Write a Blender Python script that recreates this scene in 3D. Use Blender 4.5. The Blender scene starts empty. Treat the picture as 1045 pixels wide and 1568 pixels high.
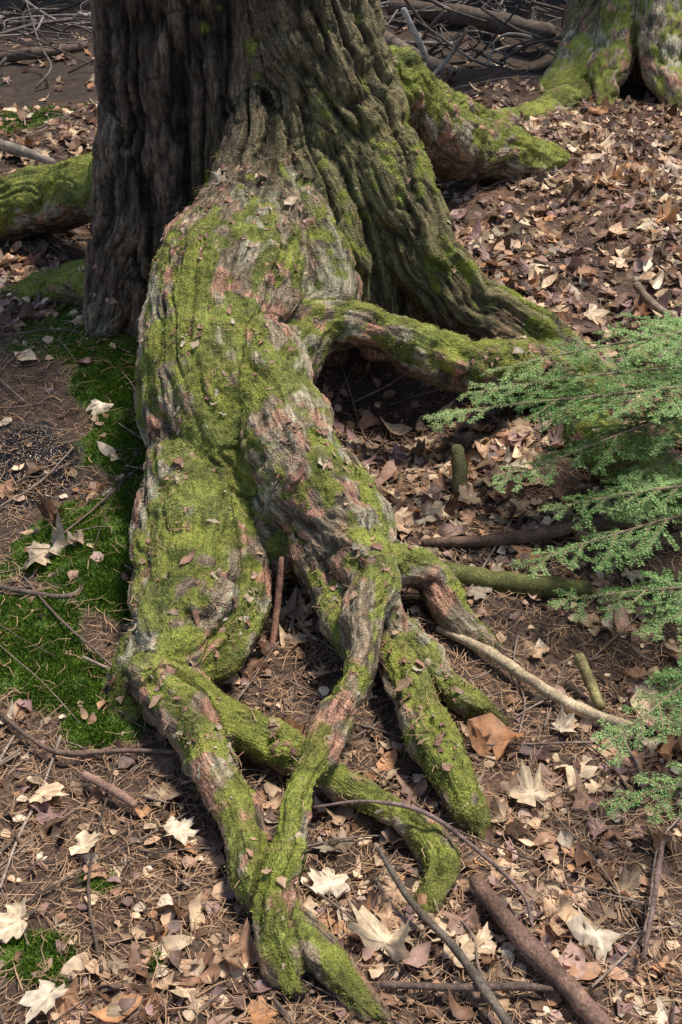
import bpy, math, numpy as np
from mathutils import Vector
rng=np.random.default_rng(7)
def sm(a,b,x):
    t=np.clip((x-a)/(b-a),0,1); return t*t*(3-2*t)
def _h(ix,iy,iz,seed):
    n=(ix*73856093)^(iy*19349663)^(iz*83492791)^(seed*83492791+12345)
    n=n&0x7fffffff
    n=((n^(n>>13))*1274126177)&0x7fffffff
    n=((n^(n>>15))*668265263)&0x7fffffff
    return ((n>>7)&0xffff)/65535.0
def vn(p,seed=0):
    p=np.asarray(p,float); i=np.floor(p).astype(np.int64); f=p-i; u=f*f*(3-2*f)
    r=0
    for a in (0,1):
        wa=u[:,0] if a else 1-u[:,0]
        for b in (0,1):
            wb=u[:,1] if b else 1-u[:,1]
            for c in (0,1):
                wc=u[:,2] if c else 1-u[:,2]
                r=r+wa*wb*wc*_h(i[:,0]+a,i[:,1]+b,i[:,2]+c,seed)
    return r*2-1
def fbm(p,oct=3,seed=0):
    s=0;a=1;t=0
    for o in range(oct):
        s=s+a*vn(p*(2**o)+o*13.7,seed+o); t+=a; a*=.5
    return s/t
# ---------------------------------------------------------------- terrain
MOSSP=[(-.62,2.36,.18,.05,1),(-.70,2.05,.16,.055,1),(-.60,2.70,.12,.04,.9),(-.76,3.2,.28,.03,.8),(-.50,2.52,.11,.03,1),(-.52,2.20,.12,.03,.9),(-.58,1.92,.12,.02,.8),(-.85,2.12,.10,.03,.9),
       (-.47,1.80,.11,.02,.8),(.93,3.25,.09,.01,.6),(-.1,1.45,.05,.0,.5),(-.62,2.95,.15,.01,.8),(-.48,2.95,.12,0,.9),(-1.4,4.6,.4,.02,.6),(-1.5,5.8,.4,.02,.6),(-.72,1.6,.09,.01,.5),(-.5,1.22,.12,0,.5),(.75,2.8,.2,.02,.6),(.06,1.95,.06,0,.6),(.15,1.75,.08,0,.6),(-.42,1.4,.07,0,.5),(-.3,1.25,.06,0,.5),(.25,1.9,.07,0,.5)]
def G(x,y,detail=True):
    x=np.asarray(x,float);y=np.asarray(y,float)
    s=sm(1.7,3.9,y)
    h=.36*s+.045*np.maximum(0,y-3.9)+.04*np.clip(x,-6,6)*s+.12*np.maximum(0,y-10)
    h=h-.12*np.exp(-((x-.10)**2+(y-2.95)**2)/.045)
    if detail:
        p=np.stack([x,y,0*x],-1).reshape(-1,3)
        n=(.05*vn(p*1.3,5)+.022*vn(p*4,6)+.010*vn(p*11,7)).reshape(x.shape)
        n=n*np.clip(.5+.25*y,0,1.4)
        h=h+n*np.where(y<2.6,.6,1)
        for (cx,cy,r,hh,w) in MOSSP:
            h=h+hh*np.exp(-((x-cx)**2+(y-cy)**2)/(r*r)*1.3)
    return h
# ---------------------------------------------------------------- mesh helpers
def mk(name,V,Fs,mat,col=None,smooth=True,parent=None,extra=None):
    me=bpy.data.meshes.new(name)
    V=np.asarray(V,np.float32)
    loops=np.concatenate([np.asarray(f).ravel() for f in Fs]).astype(np.int32)
    tot=np.concatenate([np.full(len(f),np.asarray(f).shape[1]) for f in Fs]).astype(np.int32)
    st=np.concatenate([[0],np.cumsum(tot)[:-1]]).astype(np.int32)
    me.vertices.add(len(V)); me.vertices.foreach_set('co',V.ravel())
    me.loops.add(len(loops)); me.loops.foreach_set('vertex_index',loops)
    me.polygons.add(len(tot)); me.polygons.foreach_set('loop_start',st)
    me.polygons.foreach_set('use_smooth',np.full(len(tot),smooth))
    me.update(calc_edges=True)
    if col is not None:
        a=me.color_attributes.new('Col','FLOAT_COLOR','POINT')
        c=np.ones((len(V),4),np.float32); c[:,:3]=col; a.data.foreach_set('color',c.ravel())
    if extra:
        for k,v in extra.items():
            v=np.asarray(v,np.float32)
            if v.ndim==2:
                a=me.attributes.new(k,'FLOAT_VECTOR','POINT'); a.data.foreach_set('vector',v.ravel())
            else:
                a=me.attributes.new(k,'FLOAT','POINT'); a.data.foreach_set('value',v)
    me.materials.append(mat)
    ob=bpy.data.objects.new(name,me); bpy.context.collection.objects.link(ob)
    if parent: ob.parent=parent
    return ob
def empty(name,loc=(0,0,0)):
    e=bpy.data.objects.new(name,None); bpy.context.collection.objects.link(e); return e
def catmull(P,n):
    P=np.asarray(P,float)
    Q=np.vstack([2*P[0]-P[1],P,2*P[-1]-P[-2]]); out=[]
    for i in range(1,len(Q)-2):
        for k in range(n):
            t=k/n; a,b,c,d=Q[i-1],Q[i],Q[i+1],Q[i+2]
            out.append(.5*((2*b)+(c-a)*t+(2*a-5*b+4*c-d)*t*t+(3*b-a-3*c+d)*t**3))
    out.append(P[-1]); out=np.array(out)
    out[:,3]=np.maximum(out[:,3],min(P[:,3])*.7)
    return out
def frames(C):
    T=np.gradient(C[:,:3],axis=0); T/=np.linalg.norm(T,axis=1,keepdims=True)+1e-9
    N=np.zeros_like(T); v=np.array([0,0,1.]) if abs(T[0][2])<.8 else np.array([0,-1.,0])
    for i in range(len(T)):
        v=v-T[i]*v.dot(T[i]); v/=np.linalg.norm(v)+1e-9; N[i]=v
    return T,N,np.cross(T,N)
def tube(C,sides=14,rn=0,seed=0,cap=True):
    T,N,B=frames(C); th=np.arange(sides)/sides*2*np.pi
    c=C[:,:3]; r=C[:,3]
    if cap:
        c=np.vstack([c[0]-T[0]*r[0]*.5,c,c[-1]+T[-1]*r[-1]*.5]); r=np.concatenate([[r[0]*.6],r,[r[-1]*.6]])
        N=np.vstack([N[0],N,N[-1]]);B=np.vstack([B[0],B,B[-1]])
    n=len(c)
    V=c[:,None,:]+r[:,None,None]*(np.cos(th)[None,:,None]*N[:,None,:]+np.sin(th)[None,:,None]*B[:,None,:])
    V=V.reshape(-1,3)
    if rn>0:
        cc=np.repeat(c,sides,0); k=1+rn*vn(V*60+seed,3)+rn*vn(V*18+seed,4)
        V=cc+(V-cc)*k[:,None]
    i=np.arange(n-1)[:,None]*sides; j=np.arange(sides)[None,:]; j2=(j+1)%sides
    Q=np.stack([i+j,i+j2,i+sides+j2,i+sides+j],-1).reshape(-1,4)
    V=np.vstack([V,c[0],c[-1]]); a=n*sides; j=np.arange(sides); j2=(j+1)%sides
    Tt=np.vstack([np.stack([np.full(sides,a),j2,j],-1),np.stack([np.full(sides,a+1),(n-1)*sides+j,(n-1)*sides+j2],-1)])
    return V,Q,Tt
# ---------------------------------------------------------------- materials
def newmat(name):
    m=bpy.data.materials.new(name); m.use_nodes=True; nt=m.node_tree
    return m,nt,nt.nodes['Principled BSDF'],nt.nodes['Material Output']
def nd(nt,t,**k):
    n=nt.nodes.new(t)
    for a,b in k.items():
        if a in n.inputs: n.inputs[a].default_value=b
        else: setattr(n,a,b)
    return n
def attr_mat(name,rough=.85,noises=((60,.55),(220,.5)),bump=.4,bscale=180,bdist=.004,trans=0,spec=.25,fib=False,roughattr=None):
    m,nt,bs,out=newmat(name); L=nt.links.new
    tc=nd(nt,'ShaderNodeTexCoord'); at=nd(nt,'ShaderNodeAttribute',attribute_name='Col')
    cur=at.outputs['Color']
    def mul(cur,fac,lo,hi,mask=None,a=.3,b=.7):
        mr=nd(nt,'ShaderNodeMapRange'); mr.inputs['From Min'].default_value=a; mr.inputs['From Max'].default_value=b
        mr.inputs['To Min'].default_value=lo; mr.inputs['To Max'].default_value=hi
        L(fac,mr.inputs['Value']); f=mr.outputs[0]
        if mask is not None:
            mix=nd(nt,'ShaderNodeMix'); L(mask,mix.inputs[0]); L(f,mix.inputs[2]); mix.inputs[3].default_value=1.0; f=mix.outputs[0]
        vm=nd(nt,'ShaderNodeVectorMath',operation='SCALE'); L(cur,vm.inputs[0]); L(f,vm.inputs['Scale']); return vm.outputs[0]
    for k,(sc,am) in enumerate(noises):
        no=nd(nt,'ShaderNodeTexNoise',Scale=sc,Detail=2.0); L(tc.outputs['Object'],no.inputs['Vector'])
        cur=mul(cur,no.outputs['Fac'],1-am,1+am)
    h=None
    if bump>0:
        nb=nd(nt,'ShaderNodeTexNoise',Scale=bscale,Detail=2.0); L(tc.outputs['Object'],nb.inputs['Vector']); h=nb.outputs['Fac']
    if fib:
        av=nd(nt,'ShaderNodeAttribute',attribute_name='bvec'); ms=nd(nt,'ShaderNodeAttribute',attribute_name='moss')
        for (sx,sz,lo,hi,wt) in ((95,20,.45,1.35,1.4),(210,60,.7,1.25,.6)):
            v=nd(nt,'ShaderNodeVectorMath',operation='MULTIPLY'); L(av.outputs['Vector'],v.inputs[0]); v.inputs[1].default_value=(sx,sx,sz)
            no=nd(nt,'ShaderNodeTexNoise',Scale=1.0,Detail=2.0); L(v.outputs[0],no.inputs['Vector'])
            cur=mul(cur,no.outputs['Fac'],lo,hi,ms.outputs['Fac'],.33,.62)
            ma=nd(nt,'ShaderNodeMath',operation='MULTIPLY_ADD'); L(no.outputs['Fac'],ma.inputs[0]); ma.inputs[1].default_value=wt; L(h,ma.inputs[2]); h=ma.outputs[0]
    L(cur,bs.inputs['Base Color'])
    bs.inputs['Roughness'].default_value=rough; bs.inputs['Specular IOR Level'].default_value=spec
    if roughattr:
        ra=nd(nt,'ShaderNodeAttribute',attribute_name=roughattr); L(ra.outputs['Fac'],bs.inputs['Roughness'])
    if bump>0:
        bp=nd(nt,'ShaderNodeBump',Strength=bump,Distance=bdist); L(h,bp.inputs['Height']); L(bp.outputs[0],bs.inputs['Normal'])
    if trans>0:
        tr=nd(nt,'ShaderNodeBsdfTranslucent'); L(cur,tr.inputs['Color'])
        mx=nd(nt,'ShaderNodeMixShader'); mx.inputs[0].default_value=trans
        L(bs.outputs[0],mx.inputs[1]); L(tr.outputs[0],mx.inputs[2]); L(mx.outputs[0],out.inputs['Surface'])
    return m
M_bark=attr_mat('bark_and_moss',rough=.85,noises=((280,.45),),bump=.9,bscale=240,bdist=.006,fib=True)
M_ground=attr_mat('forest_soil',rough=.9,noises=((22,.35),(150,.6)),bump=.9,bscale=120,bdist=.01,roughattr='rough',spec=.4)
M_leaf=attr_mat('dead_leaf',rough=.55,noises=((70,.3),),bump=0,trans=.2,spec=.3)
M_needle=attr_mat('needle_litter_mat',rough=.7,noises=(),bump=0)
M_stick=attr_mat('dead_wood',rough=.8,noises=((35,.35),(200,.4)),bump=.6,bscale=160,bdist=.003)
M_moss=attr_mat('moss_blades',rough=.8,noises=(),bump=0,spec=.15)
M_hem=attr_mat('hemlock_needles',rough=.65,noises=(),bump=0,trans=.3,spec=.12)
# ---------------------------------------------------------------- main tree
mm=lambda L:[tuple(v/1000 for v in p) for p in L]
TREE={ # name:(points, moss bias, trunk weight)
'core':(mm([(-310,3560,2300,365),(-310,3560,1300,375),(-300,3560,700,410),(-280,3560,100,460)]),-.7,1),
'lobeL':(mm([(-450,3440,2300,235),(-450,3440,1200,240),(-455,3420,800,245),(-480,3390,450,250),(-500,3350,100,280)]),-1.0,1),
'R3':(mm([(-170,3440,2300,245),(-165,3430,1500,245),(-130,3410,1180,240),(-30,3340,970,200),(68,3270,827,150),(176,3160,655,118),(240,3110,542,104),(345,3100,438,100),(480,3100,350,98),(639,3100,250,92),(752,2950,154,88)]),.05,.85),
'lobeM':(mm([(-130,3330,1250,110),(-50,3260,900,110),(20,3190,740,95),(70,3140,600,80),(105,3120,480,72),(130,3150,300,75)]),-.15,.85),
'lobeN':(mm([(-190,3330,1250,100),(-130,3240,930,90),(-80,3160,800,80),(-20,3090,680,70),(30,3050,560,60),(40,3060,400,60)]),-.15,.8),
'R1':(mm([(-245,3350,1250,45),(-240,3270,1040,55),(-234,3180,900,82),(-235,3080,770,125),(-248,2990,680,160),(-285,2870,590,200),(-318,2700,485,190),(-298,2550,361,196),(-235,2430,268,168)]),.25,.25),
'R1b':(mm([(-100,3080,720,70),(-50,2960,580,88),(-50,2850,505,88),(-137,2750,450,100)]),-.1,.15),
'AB':(mm([(-300,2500,330,140),(-210,2380,240,125),(-165,2270,190,92),(-120,2200,170,60)]),.1,0),
'B':(mm([(-226,2600,459,130),(-141,2420,371,126),(-62,2250,292,106),(25,2100,247,74),(71,2000,229,56),(49,1900,219,44),(32,1770,174,38),(-9,1660,140,36),(-61,1540,122,33),(-86,1420,100,33),(-115,1330,72,36),(-107,1250,46,34),(-73,1180,8,24)]),-.02,0),
'Bside':(mm([(-200,2480,400,90),(-60,2330,320,85),(60,2190,240,62),(95,2080,190,50)]),.1,0),
'B2':(mm([(-62,2220,258,84),(-54,2130,190,60),(-10,2010,150,50),(20,1880,115,32)]),.1,0),
'A':(mm([(-359,2420,303,112),(-335,2230,190,112),(-325,2060,135,110),(-353,1930,95,85),(-376,1859,75,62)]),.12,0),
'Aright':(mm([(-270,2330,230,86),(-240,2180,165,74),(-230,2050,110,66),(-262,1940,80,55),(-320,1850,60,45)]),.1,0),
'Aridge':(mm([(-400,2500,330,60),(-420,2300,240,48),(-410,2120,170,45),(-410,1960,110,50),(-440,1880,60,45)]),.12,0),
'Ax':(mm([(-376,1859,75,66),(-276,1783,61,56),(-169,1728,50,47),(-78,1674,38,40),(21,1586,34,36),(126,1506,28,34),(173,1429,20,30),(135,1353,-12,20)]),.12,0),
'A2':(mm([(-376,1850,82,62),(-279,1703,76,50),(-212,1571,66,45),(-168,1447,48,41),(-140,1355,38,37),(-55,1269,26,35),(18,1179,10,30),(77,1120,-20,18)]),.02,0),
'A3':(mm([(-370,1900,90,60),(-411,1861,65,55),(-462,1805,-18,36)]),.6,0),
'C1':(mm([(40,2110,225,55),(96,2115,204,54),(194,2159,141,48),(257,2093,76,42),(347,2037,0,30)]),.1,0),
'C2':(mm([(60,2060,205,50),(73,2043,184,50),(106,1952,113,44),(135,1837,80,46),(179,1696,62,47),(221,1593,34,45),(262,1520,-28,28)]),.22,0),
'C3':(mm([(120,2000,100,46),(136,1988,87,44),(239,1874,42,40),(332,1821,-15,22)]),.1,0),
'R2':(mm([(-153,2720,436,99),(-38,2800,484,74),(80,2800,475,62),(197,2770,433,68),(338,2800,376,70),(495,2920,321,78),(661,3000,232,80)]),.12,0),
'R3b':(mm([(640,2760,210,85),(751,2620,150,90),(886,2541,110,90)]),.6,0),
'wall':(mm([(190,3260,520,110),(270,3250,300,120),(300,3230,60,130)]),-1,.3),
'wall2':(mm([(430,3200,330,90),(500,3180,200,95),(540,3150,60,100)]),-1,.3),
'LL':(mm([(-570,3340,900,90),(-600,3300,725,110),(-640,3250,551,92),(-670,3200,431,75),(-690,3150,330,60)]),-.4,.9),
'R4':(mm([(134,3700,941,119),(258,4000,746,132),(453,4350,600,118),(670,4500,530,100),(876,4650,459,52)]),.45,0),
'R4b':(mm([(239,4100,833,84),(585,4900,552,75),(881,5400,470,83),(1164,6000,469,98)]),.4,0),
'R5':(mm([(-588,3600,666,114),(-688,3700,626,114),(-956,4000,505,113),(-1220,4100,421,117),(-1509,4100,374,94)]),.7,0),
'R6':(mm([(-600,3300,437,90),(-693,3300,437,81),(-877,3450,366,73),(-1091,3600,261,53)]),.6,0),
}
def build_tree(defs,voxel,smooth_it,seed):
    Vs=[];Fq=[];Ft=[];off=0;S=[]
    for ti,(k,(pts,mb,tw)) in enumerate(defs.items()):
        C=catmull(pts,8)
        p=C[:,:3]*9+ti*3.1; jf=np.clip(1-(C[:,3:4]-.10)/.09,.06,1)
        jit=np.stack([vn(p,11),vn(p+50,12),vn(p+90,13)],-1)*C[:,3:4]*.18*jf
        C[:,3]*=1+.09*vn(C[:,:3]*16+ti,14)*jf[:,0]; C[:,:3]+=jit
        V,Q,T=tube(C,20)
        Vs.append(V);Fq.append(Q+off);Ft.append(T+off);off+=len(V)
        T_,N_,B_=frames(C); s=np.concatenate([[0],np.cumsum(np.linalg.norm(np.diff(C[:,:3],axis=0),axis=1))])
        S.append(np.column_stack([C,T_,N_,B_,s,np.full(len(C),ti),np.full(len(C),mb),np.full(len(C),tw)]))
    S=np.vstack(S)
    m0=mk('src',np.vstack(Vs),[np.vstack(Fq),np.vstack(Ft)],M_bark)
    md=m0.modifiers.new('r','REMESH'); md.mode='VOXEL'; md.voxel_size=voxel; md.use_smooth_shade=True
    sm_=m0.modifiers.new('s','SMOOTH'); sm_.factor=.5; sm_.iterations=smooth_it
    dg=bpy.context.evaluated_depsgraph_get(); me=bpy.data.meshes.new_from_object(m0.evaluated_get(dg))
    bpy.data.objects.remove(m0)
    n=len(me.vertices); V=np.zeros(n*3,np.float32); me.vertices.foreach_get('co',V); V=V.reshape(-1,3).astype(float)
    N=np.zeros(n*3,np.float32); me.vertices.foreach_get('normal',N); N=N.reshape(-1,3).astype(float)
    idx=np.zeros(n,int)
    Sc=S[:,:3].astype(np.float32);Sr=S[:,3].astype(np.float32)
    for i in range(0,n,20000):
        v=V[i:i+20000].astype(np.float32)
        d=np.sqrt(np.maximum((v**2).sum(1)[:,None]+(Sc**2).sum(1)[None]-2*v@Sc.T,0))-Sr[None]
        idx[i:i+20000]=d.argmin(1)
    s=S[idx]; q=V-s[:,:3]
    al=s[:,13]+(q*s[:,4:7]).sum(1); a=(q*s[:,7:10]).sum(1); b=(q*s[:,10:13]).sum(1)
    mb=s[:,15]; tw=s[:,16]
    loc=np.stack([a,b,al],-1); tid=s[:,14:15]*5.3
    tr=(tw>=.99)[:,None]; loc=np.where(tr,V*np.array([1,1,1.]),loc+tid*np.array([0,0,1.]))
    return me,V,N,loc,mb,tw,S
def finish_tree(me,V,N,loc,mb,tw,name,parent,tone=1.0,mossadd=0.0):
    z=V[:,2]
    w=tw*sm(.22,.5,z)
    w=np.where((mb==.25),sm(.70,.92,z+.06*vn(V*12,20)),w)
    warp=.30*vn(V*11,21)[:,None]
    n1=vn(loc*np.array([23,23,2.2])+warp,31); n2=vn(loc*np.array([46,46,8])+warp*2,32)
    n3=vn(loc*np.array([26,26,20])+warp,33)
    f1=np.clip(np.abs(n1)/.32,0,1); f2=np.clip(np.abs(n2)/.28,0,1); f3=np.clip(np.abs(n3)/.16,0,1)
    hT=f1*.60+f2*.22+f3*.18
    g1=vn(loc*np.array([26,26,3.5])+warp*3,41); g2=vn(loc*np.array([60,60,16]),42); g3=vn(V*130,43)
    pl=vn(loc*np.array([34,34,14])+warp*3,47)*1.0+.35*vn(V*60,48); stp=np.floor(pl*4.5)/4.5
    hR=.44*np.clip(np.abs(g1)/.35,0,1)+.12*g2+.38*stp+.10*g3+.16
    lump=vn(V*9,44)*.005+vn(V*22,45)*.006+fbm(V*4,2,46)*.006
    disp=w*(hT-1)*.048+(1-w)*((hR-.55)*.021)+lump*(1-.8*w)
    V2=V+N*disp[:,None]
    bT=np.array([.016,.011,.008])[None]+(np.array([.235,.165,.110])-np.array([.016,.011,.008]))[None]*(np.clip(hT,0,1)**2.3*(.75+.4*vn(V*5,51)+.25*vn(loc*np.array([40,40,10]),57)))[:,None]
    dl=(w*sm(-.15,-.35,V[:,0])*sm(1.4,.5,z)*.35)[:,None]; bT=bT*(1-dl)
    gg=np.clip(hR*1.1+.2*vn(V*12,52)+.15,0,1)[:,None]
    bR=np.array([.045,.03,.02])*(1-gg)+np.array([.27,.205,.13])*gg
    pk=sm(.12,.35,vn(V*24,53)+.5*(stp-.1))[:,None]*.8
    bR=bR*(1-pk)+np.array([.36,.18,.115])*pk
    lc=sm(.1,.5,vn(V*10,54)+.4*g3+.3*g2)[:,None]*.65
    bR=bR*(1-lc)+np.array([.35,.33,.22])*lc
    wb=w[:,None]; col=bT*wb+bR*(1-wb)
    up=N[:,2]
    zf=-.40*sm(.55,.85,z+.10*vn(V*8,60))*(mb==.25)-.9*w*(mb>-.5)*(z>.0)+.42*w*sm(.9,.6,z)*(V[:,0]>-.05)
    mo=fbm(V*7,2,61)*.85+.45*vn(loc*np.array([22,22,6]),64)+vn(V*36,62)*.55-.48*(stp-.0)+up*.34-.18*sm(.6,.95,hR)+mb*.9+zf+.0+mossadd
    mo=np.where(up<-.25,mo-.8,mo)
    mo=sm(0,.34,mo)
    tin=(w*sm(-.40,.1,V[:,0]+.40*(1-z))*sm(1.6,.85,z)*hT*.7)[:,None]
    col=col*(1-tin)+np.array([.145,.145,.040])*tin
    mn=np.clip(.5+.5*vn(V*18,63)+.4*g3,0,1)[:,None]
    mc=np.array([.065,.078,.012])*(1-mn)+np.array([.28,.305,.048])*mn
    mof=mo[:,None]*.88
    col=col*(1-mof)+mc*mof
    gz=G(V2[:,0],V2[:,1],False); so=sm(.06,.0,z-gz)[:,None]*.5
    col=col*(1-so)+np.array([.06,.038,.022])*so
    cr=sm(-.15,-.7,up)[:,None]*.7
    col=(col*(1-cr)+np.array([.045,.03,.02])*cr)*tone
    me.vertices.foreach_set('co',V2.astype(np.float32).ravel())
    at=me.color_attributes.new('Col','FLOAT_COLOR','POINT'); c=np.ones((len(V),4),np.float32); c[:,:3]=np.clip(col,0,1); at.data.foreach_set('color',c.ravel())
    at=me.attributes.new('moss','FLOAT','POINT'); at.data.foreach_set('value',(mo*.75).astype(np.float32))
    at=me.attributes.new('bvec','FLOAT_VECTOR','POINT'); at.data.foreach_set('vector',loc.astype(np.float32).ravel())
    me.materials.clear(); me.materials.append(M_bark); me.update()
    ob=bpy.data.objects.new(name,me); bpy.context.collection.objects.link(ob); ob.parent=parent
    return ob,V2,mo
def blades(P,N,ln,wd,jit=.6):
    n=len(P); d=N+jit*rng.normal(size=(n,3)); d/=np.linalg.norm(d,axis=1,keepdims=True)
    s=np.cross(d,rng.normal(size=(n,3))); s/=np.linalg.norm(s,axis=1,keepdims=True)+1e-9
    V=np.stack([P-s*wd[:,None],P+s*wd[:,None],P+d*ln[:,None]],1).reshape(-1,3)
    return V,np.arange(3*n).reshape(-1,3)
hem=empty('hemlock_tree')
me,V,N,loc,mb,tw,S1=build_tree(TREE,.0054,4,1)
tree_ob,TV,tmo=finish_tree(me,V,N,loc,mb,tw,'trunk_and_roots',hem)
TN=N
wv=tmo**2*(TV[:,1]<5)*(TV[:,2]>G(TV[:,0],TV[:,1],False)-.03)*(TN[:,1]<.5)
ii=rng.choice(len(TV),80000,p=wv/wv.sum())
P=TV[ii]+rng.normal(size=(len(ii),3))*.002; k=rng.random(len(ii))
BV,BF=blades(P,TN[ii],.0018+.0034*rng.random(len(ii)),.0007+.0006*rng.random(len(ii)),.7)
bc=np.array([.085,.10,.016])*(1-k[:,None])+np.array([.32,.35,.058])*k[:,None]
mk('moss_tufts',BV,[BF],M_moss,np.repeat(bc,3,0),False,hem)
C=catmull([(-.31,3.55,2.1,.40),(-.31,3.6,4,.34),(-.28,3.62,7,.24),(-.27,3.65,11,.08)],24)
Vu,Q,T=tube(C,90); nn=np.abs(vn(Vu*np.array([22,22,3]),31)); cc=Vu.copy(); cc[:,0]=-.3; cc[:,1]=3.6
Vu=cc+(Vu-cc)*(1-.07*(1-np.clip(nn/.35,0,1)))[:,None]
mk('upper_trunk',Vu,[Q,T],M_bark,np.array([.03,.02,.014])+np.clip(nn/.35,0,1)[:,None]*np.array([.11,.085,.06]),True,hem,{'moss':np.zeros(len(Vu)),'bvec':Vu})
T2={
'core':(mm([(1640,6600,2200,400),(1600,6600,1042,407),(1600,6650,727,400),(1622,6700,446,380)]),-.1,.2),
'a0':(mm([(1440,6480,1100,200),(1390,6430,900,190),(1300,6330,720,170),(1150,6120,550,125),(970,5900,460,90),(774,5700,414,55)]),.25,0),
'b':(mm([(1440,6330,950,150),(1380,6200,720,125),(1330,6060,560,95),(1290,5900,450,60),(1275,5750,400,40)]),.05,0),
'c':(mm([(1620,6230,950,170),(1600,6100,740,140),(1600,5980,600,105),(1640,5780,470,75),(1640,5650,400,50)]),.05,0),
'd':(mm([(1780,6350,850,180),(1818,6200,671,160),(1868,5980,531,110),(1911,5600,390,60)]),.1,0),
}
tree2=empty('mossy_tree')
me,V,N,loc,mb,tw,S2=build_tree(T2,.012,1,2)
o2,T2V,t2mo=finish_tree(me,V,N,loc,mb,tw,'trunk_and_roots',tree2,1.35,-.12)
C=catmull([(1.64,6.6,2.0,.42),(1.7,6.6,5,.33),(1.7,6.6,10,.1)],12); Vu,Q,T=tube(C,40)
mk('upper_trunk',Vu,[Q,T],M_bark,np.tile([.12,.10,.07],(len(Vu),1)),True,tree2,{'moss':np.zeros(len(Vu)),'bvec':Vu})
# ---------------------------------------------------------------- ground
xs=np.concatenate([-2.6-np.geomspace(.02,60,60)[::-1],np.linspace(-2.6,2.6,400),2.6+np.geomspace(.02,60,60)])
ys=np.concatenate([.5-np.geomspace(.03,40,30)[::-1],np.linspace(.5,5,360),5+np.geomspace(.02,80,140)])
X,Y=np.meshgrid(xs,ys); Z=G(X,Y)
p=np.stack([X.ravel(),Y.ravel(),0*X.ravel()],-1)
x,y=p[:,0],p[:,1]
wetb=np.exp(-(((x+.84)/.20)**2+((y-2.66)/.17)**2)); wetb=sm(.35,.6,wetb+.15*fbm(p*9,2,78))
Z=Z.ravel()+(.006*vn(p*35,8)+.004*vn(p*80,9))*(np.abs(p[:,0])<3)*(p[:,1]<6)*(1-.6*wetb)
nx,ny=len(xs),len(ys); i=np.arange(ny-1)[:,None]*nx; j=np.arange(nx-1)[None]
Q=np.stack([i+j,i+j+1,i+nx+j+1,i+nx+j],-1).reshape(-1,4)
t=np.clip(.5+.6*fbm(p*5,3,70),0,1)[:,None]
gc=np.array([.045,.028,.019])*(1-t)+np.array([.13,.08,.052])*t
red=sm(.1,.5,fbm(p*3,2,75))[:,None]*.5; gc=gc*(1-red)+np.array([.15,.075,.042])*red
far=sm(4.8,7,y)[:,None]*.6; gc=gc*(1-far)+np.array([.028,.02,.014])*far
def mossfield(px,py):
    g=np.zeros(len(px))
    for (cx,cy,r,hh,w) in MOSSP: g=np.maximum(g,w*np.exp(-((px-cx)**2+(py-cy)**2)/(r*r)))
    q=np.column_stack([px,py,0*px])
    return g+.30*fbm(q*11,3,77)
gm=sm(.36,.50,mossfield(x,y))*(1-wetb)
mc=np.array([.035,.070,.010])*(1-t)+np.array([.12,.19,.025])*t
gc=gc*(1-gm[:,None])+mc*gm[:,None]
gc=gc*(1-.8*wetb[:,None]); rough=.92-.76*wetb
cav_shade=np.exp(-((x-.12)**2+(y-2.98)**2)/.06)[:,None]*.7; gc=gc*(1-cav_shade)+np.array([.03,.02,.014])*cav_shade  # shade of the hollow under the arching root, painted into the soil colour
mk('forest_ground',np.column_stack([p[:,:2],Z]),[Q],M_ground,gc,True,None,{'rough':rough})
SS=np.vstack([S1,S2])
def blocked(x,y,z,marg=.75):
    P=np.column_stack([x,y,z]); out=np.zeros(len(P),bool)
    for i in range(0,len(P),5000):
        d=np.linalg.norm(P[i:i+5000,None,:]-SS[None,:,:3],axis=2)-SS[None,:,3]*marg
        out[i:i+5000]=(d<0).any(1)
    return out
def gnorm(x,y):
    e=.02; dx=(G(x+e,y)-G(x-e,y))/(2*e); dy=(G(x,y+e)-G(x,y-e))/(2*e)
    n=np.column_stack([-dx,-dy,np.ones(len(x))]); return n/np.linalg.norm(n,axis=1,keepdims=True)
nb=260000; MP=np.array(MOSSP); kw=MP[:,2]**1.7*np.where(MP[:,1]<3,2.0,.7); kk=rng.choice(len(MOSSP),nb,p=kw/kw.sum())
bx=MP[kk,0]+rng.normal(size=nb)*MP[kk,2]*.55; by=MP[kk,1]+rng.normal(size=nb)*MP[kk,2]*.55
keep=(mossfield(bx,by)>.43)&~((((bx+.84)/.20)**2+((by-2.66)/.17)**2)<.8); bx,by=bx[keep],by[keep]; nb=len(bx)
BV,BF=blades(np.column_stack([bx,by,G(bx,by)]),gnorm(bx,by),.006+.009*rng.random(nb),.0011+.0010*rng.random(nb),.45)
cl=np.clip(.5+.6*vn(np.column_stack([bx,by,0*bx])*30,120),0,1)[:,None]
k=rng.random((nb,1))*(.35+.65*cl); bc=np.array([.04,.085,.01])*(1-k)+np.array([.25,.38,.04])*k
mk('ground_moss',BV,[BF],M_moss,np.repeat(bc,3,0),False)
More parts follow.
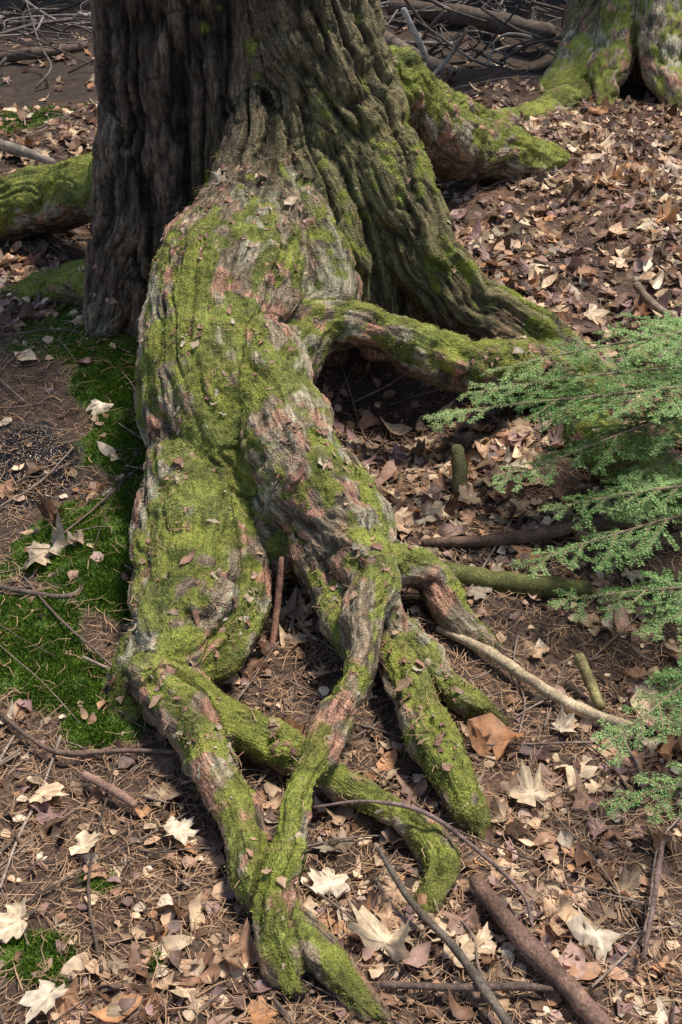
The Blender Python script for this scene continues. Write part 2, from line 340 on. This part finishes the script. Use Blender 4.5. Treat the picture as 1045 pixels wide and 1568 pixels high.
# ---------------------------------------------------------------- leaves
half=[(0,1.0),(9,.80),(15,.80),(24,.56),(35,.70),(45,.92),(56,.74),(64,.74),(77,.52),(92,.62),(104,.70),(118,.52),(142,.44),(166,.22)]
full=half+[(180,.07)]+[(-a,r) for a,r in half[:0:-1]]
ang=np.radians([a for a,r in full]); rad=np.array([r for a,r in full])
lobe=np.array([1.0 if abs(a) in (0,45,104) else 0. for a,r in full])
def maple_template():
    n=len(full); o=np.column_stack([np.sin(ang)*rad,np.cos(ang)*rad]); rm=(rad*.25+.28*np.mean(rad))
    m=np.column_stack([np.sin(ang)*rm,np.cos(ang)*rm])
    T=np.vstack([[0,0],m,o,[[-.02,-.05],[.02,-.05],[.03,-.9],[-.01,-.9]]])
    j=np.arange(n); j2=(j+1)%n
    tri=np.stack([0*j,1+j2,1+j],-1); q=np.stack([1+j,1+j2,1+n+j2,1+n+j],-1)
    q=np.vstack([q,[[2*n+1,2*n+2,2*n+3,2*n+4]]])
    shade=np.concatenate([[1.12],np.where(lobe>0,1.16,.84),np.where(lobe>0,1.0,.84),[.7]*4])
    return T,tri,q,shade
def oval_template(w=.34):
    ys_=np.array([-1,-.7,-.25,.25,.65,1.0]); ws=np.array([.02,.6,1,.93,.5,.01])*w
    T=[]
    for yy,ww in zip(ys_,ws): T+=[[-ww,yy],[0,yy],[ww,yy]]
    q=[]
    for i in range(5):
        for k in (0,1): q.append([3*i+k,3*i+k+1,3*i+k+4,3*i+k+3])
    T=np.array(T); shade=np.where(np.abs(T[:,0])<1e-6,1.12,.90)
    return T,None,np.array(q),shade
def frag_template():
    T=np.array([[0,0],[.9,.2],[.5,.8],[-.2,.7],[-.8,.4],[-.6,-.4],[.1,-.8],[.7,-.5]])
    j=np.arange(7); tri=np.stack([0*j,1+j,1+(j+1)%7],-1); return T,tri,None,np.array([1.05]+[.95]*7)
PAL=np.array([[.62,.40,.24],[.78,.56,.35],[.48,.26,.15],[.40,.24,.17],[.36,.215,.19],[.15,.08,.045],[.60,.30,.14],[.86,.68,.48],[.50,.32,.25]])
PW=np.array([.18,.20,.12,.09,.09,.11,.05,.09,.07]); PW/=PW.sum()
def leafset(tmpl,P,Nrm,size,tilt,curl,pal=PAL,pw=PW,aspect=1,dark=None,jag=.05):
    T,tri,q,sh=tmpl; n=len(P); k=len(T)
    nn=Nrm+tilt[:,None]*rng.normal(size=(n,3)); nn/=np.linalg.norm(nn,axis=1,keepdims=True)
    flip=np.where(rng.random(n)<.35,-1,1)
    a=rng.normal(size=(n,3)); a-=nn*(a*nn).sum(1,keepdims=True); a/=np.linalg.norm(a,axis=1,keepdims=True); b=np.cross(nn,a)
    jx=aspect*(1+.18*rng.normal(size=(n,1)))
    TX=T[None,:,0]*jx+jag*rng.normal(size=(n,k))*(np.abs(T[None,:,0])+.1)*1.2; TY=T[None,:,1]*(1+.1*rng.normal(size=(n,1)))+jag*rng.normal(size=(n,k))
    c1,c2,c3,c4=[curl*rng.normal(size=(n,1)) for _ in range(4)]; ph=rng.random((n,1))*6.28
    r2=TX**2+TY**2; th=np.arctan2(TY,TX)
    TZ=(.55*c1*TX**2+.55*c2*TY**2+.35*np.abs(c3)*np.abs(TX)*flip[:,None]+.5*c4*r2*np.sin(2*th+ph)+.45*c1*r2*np.sin(3*th+ph*2))
    TZ+=.035*rng.normal(size=(n,k))
    s=size[:,None,None]
    V=P[:,None,:]+s*(TX[...,None]*a[:,None]+TY[...,None]*b[:,None]+TZ[...,None]*nn[:,None])
    base=pal[rng.choice(len(pal),n,p=pw)]*(.72+.42*rng.random((n,1)))
    if dark is not None: base=base*dark[:,None]
    col=base[:,None,:]*sh[None,:,None]*(1+.09*rng.normal(size=(n,k,1)))
    off=(np.arange(n)*k)[:,None,None]; F=[]
    if tri is not None: F.append((tri[None]+off).reshape(-1,3))
    if q is not None: F.append((q[None]+off).reshape(-1,4))
    return V.reshape(-1,3),F,np.clip(col.reshape(-1,3),0,1)
def merge(parts):
    Vs=[];Fs=[];Cs=[];o=0
    for V,F,C in parts:
        Vs.append(V);Cs.append(C);Fs+=[f+o for f in F];o+=len(V)
    return np.vstack(Vs),Fs,np.vstack(Cs)
def dens(x,y):
    d=.48+0*x
    d=np.where((x>.15)&(y>2.9),1.15,d)
    d=np.where((x>.0)&(x<.5)&(y>2.35)&(y<2.85),1.2,d)
    d=np.where((x<-.4)&(y>1.85)&(y<3.3),.08,d)
    d=np.where((x<-.5)&(y>3.3)&(y<5),.5,d)
    d=np.where(y>5.5,.55,d)
    d=np.where((x>.25)&(y<2.35)&(y>1.6),.46,d)
    d=np.where((y<1.5),.66,d)
    d=np.where((x<.42)&(x>-.15)&(y>2.88)&(y<3.2),.15,d)
    return d*(1+.9*vn(np.column_stack([x,y,0*x])*3.5,80))
def scatter(n,y0,y1,pw=1.0,dd=True):
    y=y0+(y1-y0)*rng.random(n)**pw; x=(rng.random(n)*2-1)*(.42*y+.45)
    if dd:
        k=rng.random(n)*1.3<dens(x,y); x,y=x[k],y[k]
    z=G(x,y); k=~blocked(x,y,z+.01); return x[k],y[k],z[k]
parts=[]
def addl(t,n,y0,y1,s0,s1,tilt,curl,lift,pw=1.,dd=True,aspect=1):
    x,y,z=scatter(n,y0,y1,pw,dd); m=len(x)
    parts.append(leafset(t,np.column_stack([x,y,z+lift*(.25+rng.random(m))]),gnorm(x,y),s0+(s1-s0)*rng.random(m),tilt*(.4+rng.random(m)),curl,dark=np.where(rng.random(m)<.70,1,.48),aspect=aspect))
mt=maple_template(); ot=oval_template(); ft=frag_template()
addl(mt,1500,.85,2.9,.024,.052,.2,.75,.014)
addl(mt,3000,2.4,5.6,.026,.056,.30,.8,.020)
addl(mt,1500,4.8,9.5,.03,.06,.25,.6,.02)
addl(ot,2100,.85,3.2,.014,.042,.24,.8,.012,aspect=1.35)
addl(ot,4300,2.6,6,.02,.052,.34,.9,.020,aspect=1.4)
addl(ft,15000,.85,3.2,.004,.017,.35,.5,.01)
addl(ft,11000,2.6,6,.008,.028,.4,.5,.012)
big=np.array([(.072,1.265),(.19,1.25),(-.53,1.31),(-.30,1.51),(-.56,1.60),(.44,1.68),(.66,1.9),(-.46,1.47),(-.45,1.17),(-.02,1.39),(-.70,2.28),(.36,1.60),(.42,1.30),(.9,4.3),(1.2,4.6),(.75,3.3),(.9,3.6),(1.05,3.9)])
bz=G(big[:,0],big[:,1]); nbg=len(big)
parts.append(leafset(mt,np.column_stack([big,bz+.022]),gnorm(big[:,0],big[:,1]),.046+.014*rng.random(nbg),.18*np.ones(nbg),.7,np.array([[.82,.62,.40],[.78,.56,.35],[.86,.70,.50]]),np.array([.4,.3,.3])))
og=np.array([(.30,1.78),(.33,1.74),(.27,1.76)]); parts.append(leafset(ot,np.column_stack([og,G(og[:,0],og[:,1])+.03]),gnorm(og[:,0],og[:,1]),np.array([.05,.045,.04]),.4*np.ones(3),.9,np.array([[.55,.27,.13]]),np.array([1.]),1.5))
Vl,Fl,Cl=merge(parts)
mk('leaf_litter',Vl,Fl,M_leaf,Cl,True)
wv=(TN[:,2]>.35)*(TV[:,1]<3.3)*(TV[:,2]<.85)*1.0*(.15+1.2*(vn(TV*8,90)>.15)) 
ii=rng.choice(len(TV),1200,p=wv/wv.sum())
pal2=np.array([[.38,.20,.135],[.46,.29,.19],[.26,.14,.09],[.48,.39,.28],[.58,.44,.29]]); pw2=np.array([.32,.25,.18,.15,.1])
parts=[leafset(ft,TV[ii]+TN[ii]*.003,TN[ii],.003+.012*rng.random(len(ii))**2,.15*np.ones(len(ii)),.4,pal2,pw2,.5,jag=.25)]
i2=rng.choice(len(TV),22,p=wv/wv.sum())
parts.append(leafset(ot,TV[i2]+TN[i2]*.006,TN[i2],.014+.014*rng.random(22),.2*np.ones(22),.6,pal2,pw2,1.2))
Vl,Fl,Cl=merge(parts); mk('bark_flakes',Vl,Fl,M_leaf,Cl,True,hem)
# ---------------------------------------------------------------- needles + twigs
def strips(x,y,z,ln,wd,lift):
    n=len(x); a=rng.random(n)*6.283; d=np.column_stack([np.cos(a),np.sin(a),.12*rng.normal(size=n)]); s=np.column_stack([-np.sin(a),np.cos(a),0*a])
    c=np.column_stack([x,y,z+lift*rng.random(n)]); bend=(rng.normal(size=n)*.18*ln)[:,None]; up=np.array([0,0,1.])*(.08*ln*rng.random(n))[:,None]
    w=(wd*(.6+.8*rng.random(n)))[:,None]; L=ln[:,None]
    p0=c-d*L/2; p1=c+s*bend+up; p2=c+d*L/2
    V=np.stack([p0-s*w,p0+s*w,p1-s*w,p1+s*w,p2-s*w*.5,p2+s*w*.5],1).reshape(-1,3)
    o=(np.arange(n)*6)[:,None]; F=np.vstack([o+np.array([[0,1,3,2]]),o+np.array([[2,3,5,4]])]); return V,F
x,y,z=scatter(32000,.85,3.4,1,False)
k=~((mossfield(x,y)>.45)&(rng.random(len(x))<.8)); x,y,z=x[k],y[k],z[k]; n=len(x)
V1,F1=strips(x,y,z,.02+.05*rng.random(n),np.full(n,.0007),.014)
k=rng.random((n,1)); c1=np.repeat(np.array([.15,.075,.04])*(1-k)+np.array([.52,.33,.19])*k,6,0)
x,y,z=scatter(14000,3,6,1,False); n=len(x)
V2,F2=strips(x,y,z,.03+.05*rng.random(n),np.full(n,.0010),.015)
k=rng.random((n,1)); c2=np.repeat(np.array([.14,.07,.035])*(1-k)+np.array([.42,.26,.15])*k,6,0)
ii=rng.choice(len(TV),900,p=wv/wv.sum()); n=len(ii)
V3,F3=strips(TV[ii,0],TV[ii,1],TV[ii,2]+.003,.015+.03*rng.random(n),np.full(n,.0006),.004)
k=rng.random((n,1)); c3=np.repeat(np.array([.2,.1,.05])*(1-k)+np.array([.5,.33,.2])*k,6,0)
mk('needle_litter',np.vstack([V1,V2,V3]),[F1,F2+len(V1),F3+len(V1)+len(V2)],M_needle,np.vstack([c1,c2,c3]),False)
def sticks_mesh(name,curves,cols,sides=7,rn=.12,parent=None,n=6,mat=None):
    Vs=[];Fq=[];Ft=[];Cs=[];o=0
    for i,(c,cl) in enumerate(zip(curves,cols)):
        C=catmull(c,n)
        V,Q,T=tube(C,sides,rn,i*3.3)
        Vs.append(V);Fq.append(Q+o);Ft.append(T+o);o+=len(V)
        Cs.append(np.array(cl)[None]*(1+.3*vn(V*25,95)[:,None]))
    return mk(name,np.vstack(Vs),[np.vstack(Fq),np.vstack(Ft)],mat or M_stick,np.clip(np.vstack(Cs),0,1),True,parent)
tw_c=[];tw_k=[]
x,y,z=scatter(700,.9,6,1,False)
for i in range(len(x)):
    L=.04+.16*rng.random()**2*(1+ .3*y[i]); a=rng.random()*6.28; d=np.array([math.cos(a),math.sin(a)]); r=.0012+.0028*rng.random()**2
    pts=[]
    for t in (-1,-.3,.4,1):
        q=np.array([x[i],y[i]])+d*L*t+rng.normal(size=2)*.05*L; pts.append((q[0],q[1],float(G(q[0],q[1]))+.010+.012*rng.random(),r*(1-.25*(t+1)/2)))
    tw_c.append(pts); g=rng.random(); tw_k.append((.10+.20*g,.07+.15*g,.05+.12*g))
sticks_mesh('twig_litter',tw_c,tw_k,5,.1,None,3)
ST=[
([(215,2069,58,10),(320,1994,48,13),(443,1871,30,12),(508,1819,27,12),(603,1771,25,9)],(.42,.32,.20)),
([(229,1387,24,15),(292,1261,28,17),(351,1173,24,17),(405,1088,22,17)],(.17,.10,.07)),
([(65,1432,50,5),(117,1329,36,6),(184,1231,36,7),(250,1097,36,8)],(.12,.095,.07)),
([(64,1186,14,6),(179,1173,24,6),(281,1175,24,6),(352,1174,12,4)],(.12,.08,.06)),
([(-49,1506,75,3),(43,1504,92,3),(146,1487,82,4),(242,1408,62,4),(302,1341,42,4),(315,1299,12,3)],(.18,.12,.10)),
([(-694,1819,30,5),(-610,1743,26,5),(-537,1702,26,6),(-411,1710,26,5),(-296,1706,24,4)],(.14,.09,.065)),
([(-802,2208,80,7),(-701,2163,90,6),(-613,2150,90,6),(-575,2206,96,5),(-538,2240,100,4)],(.16,.12,.09)),
([(-129,2112,215,6),(-139,2068,116,8),(-155,1974,25,7)],(.24,.12,.08)),
([(199,2342,112,11),(403,2351,119,15),(597,2394,130,18),(857,2424,140,20)],(.13,.08,.055)),
([(240,2255,85,28),(403,2211,80,25),(567,2200,76,18)],(.10,.10,.03)),
([(292,2590,240,18),(300,2546,173,20),(311,2514,115,18)],(.13,.12,.05)),
([(502,1954,70,11),(523,1906,36,12),(534,1849,20,10)],(.20,.17,.07)),
([(560,1447,50,4),(516,1322,34,5),(480,1227,24,4)],(.15,.10,.08)),
([(-1557,5278,410,23),(-1356,5055,418,22),(-1202,4921,400,14)],(.26,.21,.16)),
([(318,6365,834,16),(398,6403,689,17),(484,6563,519,16)],(.50,.46,.40)),
([(614,6047,781,9),(555,6216,636,12),(405,6116,496,13)],(.28,.24,.2)),
([(145,7317,640,39),(414,6594,568,39),(602,6302,532,31)],(.16,.12,.09)),
([(331,8141,650,55),(791,7616,650,60),(1188,7063,630,52)],(.11,.08,.06)),
([(-2058,7095,490,34),(-1755,7110,520,34),(-1537,7364,520,31)],(.13,.09,.07)),
([(910,3415,385,12),(942,3319,357,13),(1006,3212,335,10)],(.22,.16,.11)),
([(-487,1642,26,8),(-430,1600,30,9),(-380,1570,20,7)],(.34,.2,.14)),
([(560,2320,150,9),(700,2260,165,11),(900,2280,200,13)],(.20,.13,.09)),
]
for c,cl in ST: sticks_mesh('fallen_branch',[mm(c)],[cl],10,.17)
bc_=[];bk=[]
for i in range(170):
    cx,cy=(rng.uniform(.0,1.4),rng.uniform(6.3,8.8)) if i<90 else (rng.uniform(-2.6,-1.0),rng.uniform(6.6,9))
    a=rng.random()*6.28; L=.2+.6*rng.random(); dz=.5*rng.normal(); r=.005+.012*rng.random()**2
    pts=[]
    for t in (-.5,-.15,.2,.5):
        px=cx+math.cos(a)*L*t+.04*rng.normal(); py=cy+math.sin(a)*L*t+.04*rng.normal()
        pts.append((px,py,max(float(G(px,py)),float(G(cx,cy))+.1+dz*L*t*.7+.03*rng.normal())+.02,r*(1-.5*(t+.5))))
    bc_.append(pts); g=rng.random()**2; bk.append((.08+.25*g,.06+.22*g,.05+.19*g))
sticks_mesh('brush_pile',bc_,bk,6,.1,None,4)
# ---------------------------------------------------------------- hemlock sapling
sap=empty('hemlock_sapling')
sprays=[((1.25,2.46,.56),(.20,2.46,.36),.22),((1.25,2.58,.60),(.36,2.60,.44),.21),((1.25,2.40,.46),(.36,2.38,.28),.19),((1.25,2.62,.60),(.68,2.66,.48),.17),
((1.25,2.50,.52),(.30,2.53,.41),.21),((1.25,2.46,.44),(.48,2.43,.31),.19),((1.25,2.4,.40),(.60,2.36,.26),.18),((1.25,2.54,.54),(.52,2.50,.38),.19),
((1.2,2.25,.38),(.46,2.24,.25),.15),((1.2,2.20,.34),(.38,2.14,.18),.17),((1.2,2.12,.28),(.46,2.02,.12),.15),((1.2,2.05,.30),(.62,1.93,.15),.15),((1.1,1.85,.32),(.45,1.58,.16),.14),((1.05,1.7,.26),(.50,1.42,.11),.12),((1.1,1.78,.32),(.60,1.68,.19),.14)]
twc=[];twk=[];NP=[];ND=[]
def addneed(a,b,step=.0030):
    L=np.linalg.norm(b-a); n=max(2,int(L/step)); t=(np.arange(n)+.5)/n
    NP.append(a[None]+(b-a)[None]*t[:,None]); ND.append(np.tile((b-a)/L,(n,1)))
for si,(b0,b1,wid) in enumerate(sprays):
    b0=np.array(b0);b1=np.array(b1); L=np.linalg.norm(b1-b0); bow=np.array([0,0,.05])
    perp=np.cross((b1-b0)/L,[0,0,1.]); sway=rng.normal()*.06
    M=lambda t:b0+(b1-b0)*t+bow*4*t*(1-t)*.6+perp*sway*math.sin(t*4)
    pts=[(*M(t),.006*(1-t)+.0012) for t in np.linspace(0,1,9)]; twc.append(pts); twk.append((.24,.17,.11))
    ns=int(L/.019)
    for k in range(int(ns*.28),ns+1):
        t=k/ns; side=1 if k%2 else -1; p=M(t); d=M(min(1,t+.02))-M(t-.02); d/=np.linalg.norm(d)
        pr=np.cross(d,[0,0,1.]); pr/=np.linalg.norm(pr)
        l=(wid*(1-t)**.6*(.45+.8*rng.random())*min(1,.3+2.0*t)+.02)
        if rng.random()<.15: continue
        an=math.radians(52+10*rng.normal()); dd=d*math.cos(an)+pr*side*math.sin(an)+np.array([0,0,.2*rng.normal()-.05]); dd/=np.linalg.norm(dd)
        curve=lambda u:p+dd*l*u+d*l*.18*u*u+np.array([0,0,-.12*l*u*u])
        twc.append([(*curve(u),.0016*(1-u)+.0006) for u in (0,.5,1)]); twk.append((.26,.18,.10))
        for u in np.linspace(0,1,5)[:-1]: addneed(curve(u),curve(u+.25))
        m=int(l/.012)
        for j in range(1,m):
            u=j/m; s2=1 if j%2 else -1; q=curve(u); e=curve(min(1,u+.05))-curve(u-.05); e/=np.linalg.norm(e)
            pe=np.cross(e,[0,0,1.]); pe/=np.linalg.norm(pe); l2=.065*(1-u)**.7*(.4+.9*rng.random())*min(1,l/.1)+.006
            an=math.radians(48+8*rng.normal()); f=e*math.cos(an)+pe*s2*math.sin(an)+np.array([0,0,.2*rng.normal()]); f/=np.linalg.norm(f)
            addneed(q,q+f*l2)
    for t in np.linspace(.75,1,6)[:-1]: addneed(M(t),M(t+.05))
twc.append([(1.3,2.3,0.05,.02),(1.27,2.3,.5,.016),(1.25,2.32,1.0,.01),(1.25,2.3,1.5,.004)]);twk.append((.15,.11,.08))
sticks_mesh('stem_and_twigs',twc,twk,5,.05,sap,2)
NP=np.vstack(NP);ND=np.vstack(ND); NP=np.repeat(NP,2,0);ND=np.repeat(ND,2,0); n=len(NP); sd=np.where(np.arange(n)%2,1,-1)[:,None]
pr=np.cross(ND,[0,0,1.]); pr/=np.linalg.norm(pr,axis=1,keepdims=True); upv=np.cross(pr,ND)
d=ND*(.35+.15*rng.normal(size=(n,1)))+pr*sd+upv*(.25*rng.normal(size=(n,1))); d/=np.linalg.norm(d,axis=1,keepdims=True)
ln=(.0070+.005*rng.random((n,1))); w=np.cross(d,upv+.3*rng.normal(size=(n,3))); w/=np.linalg.norm(w,axis=1,keepdims=True); w*=.0012
V=np.stack([NP,NP+d*ln*.4+w,NP+d*ln,NP+d*ln*.4-w],1).reshape(-1,3); F=np.arange(4*n).reshape(-1,4)
k=np.clip(.52+.6*vn(NP*7,99)+.28*rng.normal(size=n),0,1)[:,None]
nc=np.array([.065,.16,.035])*(1-k)+np.array([.42,.60,.23])*k
mk('foliage',V,[F],M_hem,np.repeat(nc,4,0),False,sap)
# ---------------------------------------------------------------- trees further up the slope (their crowns shade the background)
for (tx,ty,th_,cr_) in [(2.6,10.4,9,1.9),(.4,11.0,10,2.1),(4.6,9.2,9,1.9),(-2.2,11.2,10,2.1),(-4.8,9.8,9,1.9),(6.5,12.5,11,2.2),(-.9,14.5,11,2.3)]:
    e=empty('background_hemlock_tree'); gz=float(G(tx,ty))
    sticks_mesh('trunk',[[(tx,ty,gz-.2,.26),(tx,ty,gz+1.5,.20),(tx+.1,ty,gz+th_*.6,.13),(tx,ty,gz+th_,.03)]],[(.07,.05,.035)],14,.06,e,8)
    n=5000; hz=rng.random(n)**1.3; rr=cr_*(1-hz)**.8*np.sqrt(rng.random(n))*(1+.25*np.sin(hz*40)); a=rng.random(n)*6.283
    P=np.column_stack([tx+rr*np.cos(a),ty+rr*np.sin(a),gz+2.2+hz*(th_-2.0)-.18*rr])
    dv=rng.normal(size=(n,3))*np.array([1,1,.35]); dv/=np.linalg.norm(dv,axis=1,keepdims=True); sv=np.cross(dv,[0,0,1.]+.4*rng.normal(size=(n,3)))
    s=(.10+.14*rng.random((n,1)))
    V=np.stack([P-dv*s,P+sv*s*.35,P+dv*s,P-sv*s*.35],1).reshape(-1,3)
    mk('crown',V,[np.arange(4*n).reshape(-1,4)],M_hem,np.repeat(np.array([.03,.07,.025])*(.6+.9*rng.random((n,1))),4,0),False,e)
# ---------------------------------------------------------------- world, sun, camera
az_dir=np.array([.32,.14,1.05]); az_dir/=np.linalg.norm(az_dir)
el=math.asin(az_dir[2])
w=bpy.data.worlds.new('World'); bpy.context.scene.world=w; w.use_nodes=True; nt=w.node_tree
sky=nt.nodes.new('ShaderNodeTexSky'); sky.sky_type='NISHITA'; sky.sun_disc=False; sky.sun_elevation=el; sky.sun_rotation=math.atan2(az_dir[0],az_dir[1])
nt.links.new(sky.outputs[0],nt.nodes['Background'].inputs[0]); nt.nodes['Background'].inputs[1].default_value=.15
sl=bpy.data.lights.new('sun','SUN'); sl.energy=5.0; sl.angle=math.radians(10); sl.color=(1,.95,.87)
so=bpy.data.objects.new('sun',sl); so.rotation_euler=Vector(tuple(-az_dir)).to_track_quat('-Z','Y').to_euler(); so.location=(3,2,8); bpy.context.collection.objects.link(so)
cam=bpy.data.cameras.new('camera'); cam.sensor_fit='VERTICAL'; cam.sensor_height=24; cam.lens=24*1762/1568; cam.clip_end=500; cam.clip_start=.05
co=bpy.data.objects.new('camera',cam); co.location=(0,0,1.55); co.rotation_euler=(math.radians(60),0,0); bpy.context.collection.objects.link(co)
sc=bpy.context.scene; sc.camera=co; sc.view_settings.view_transform='Standard'; sc.view_settings.look='None'; sc.view_settings.exposure=0
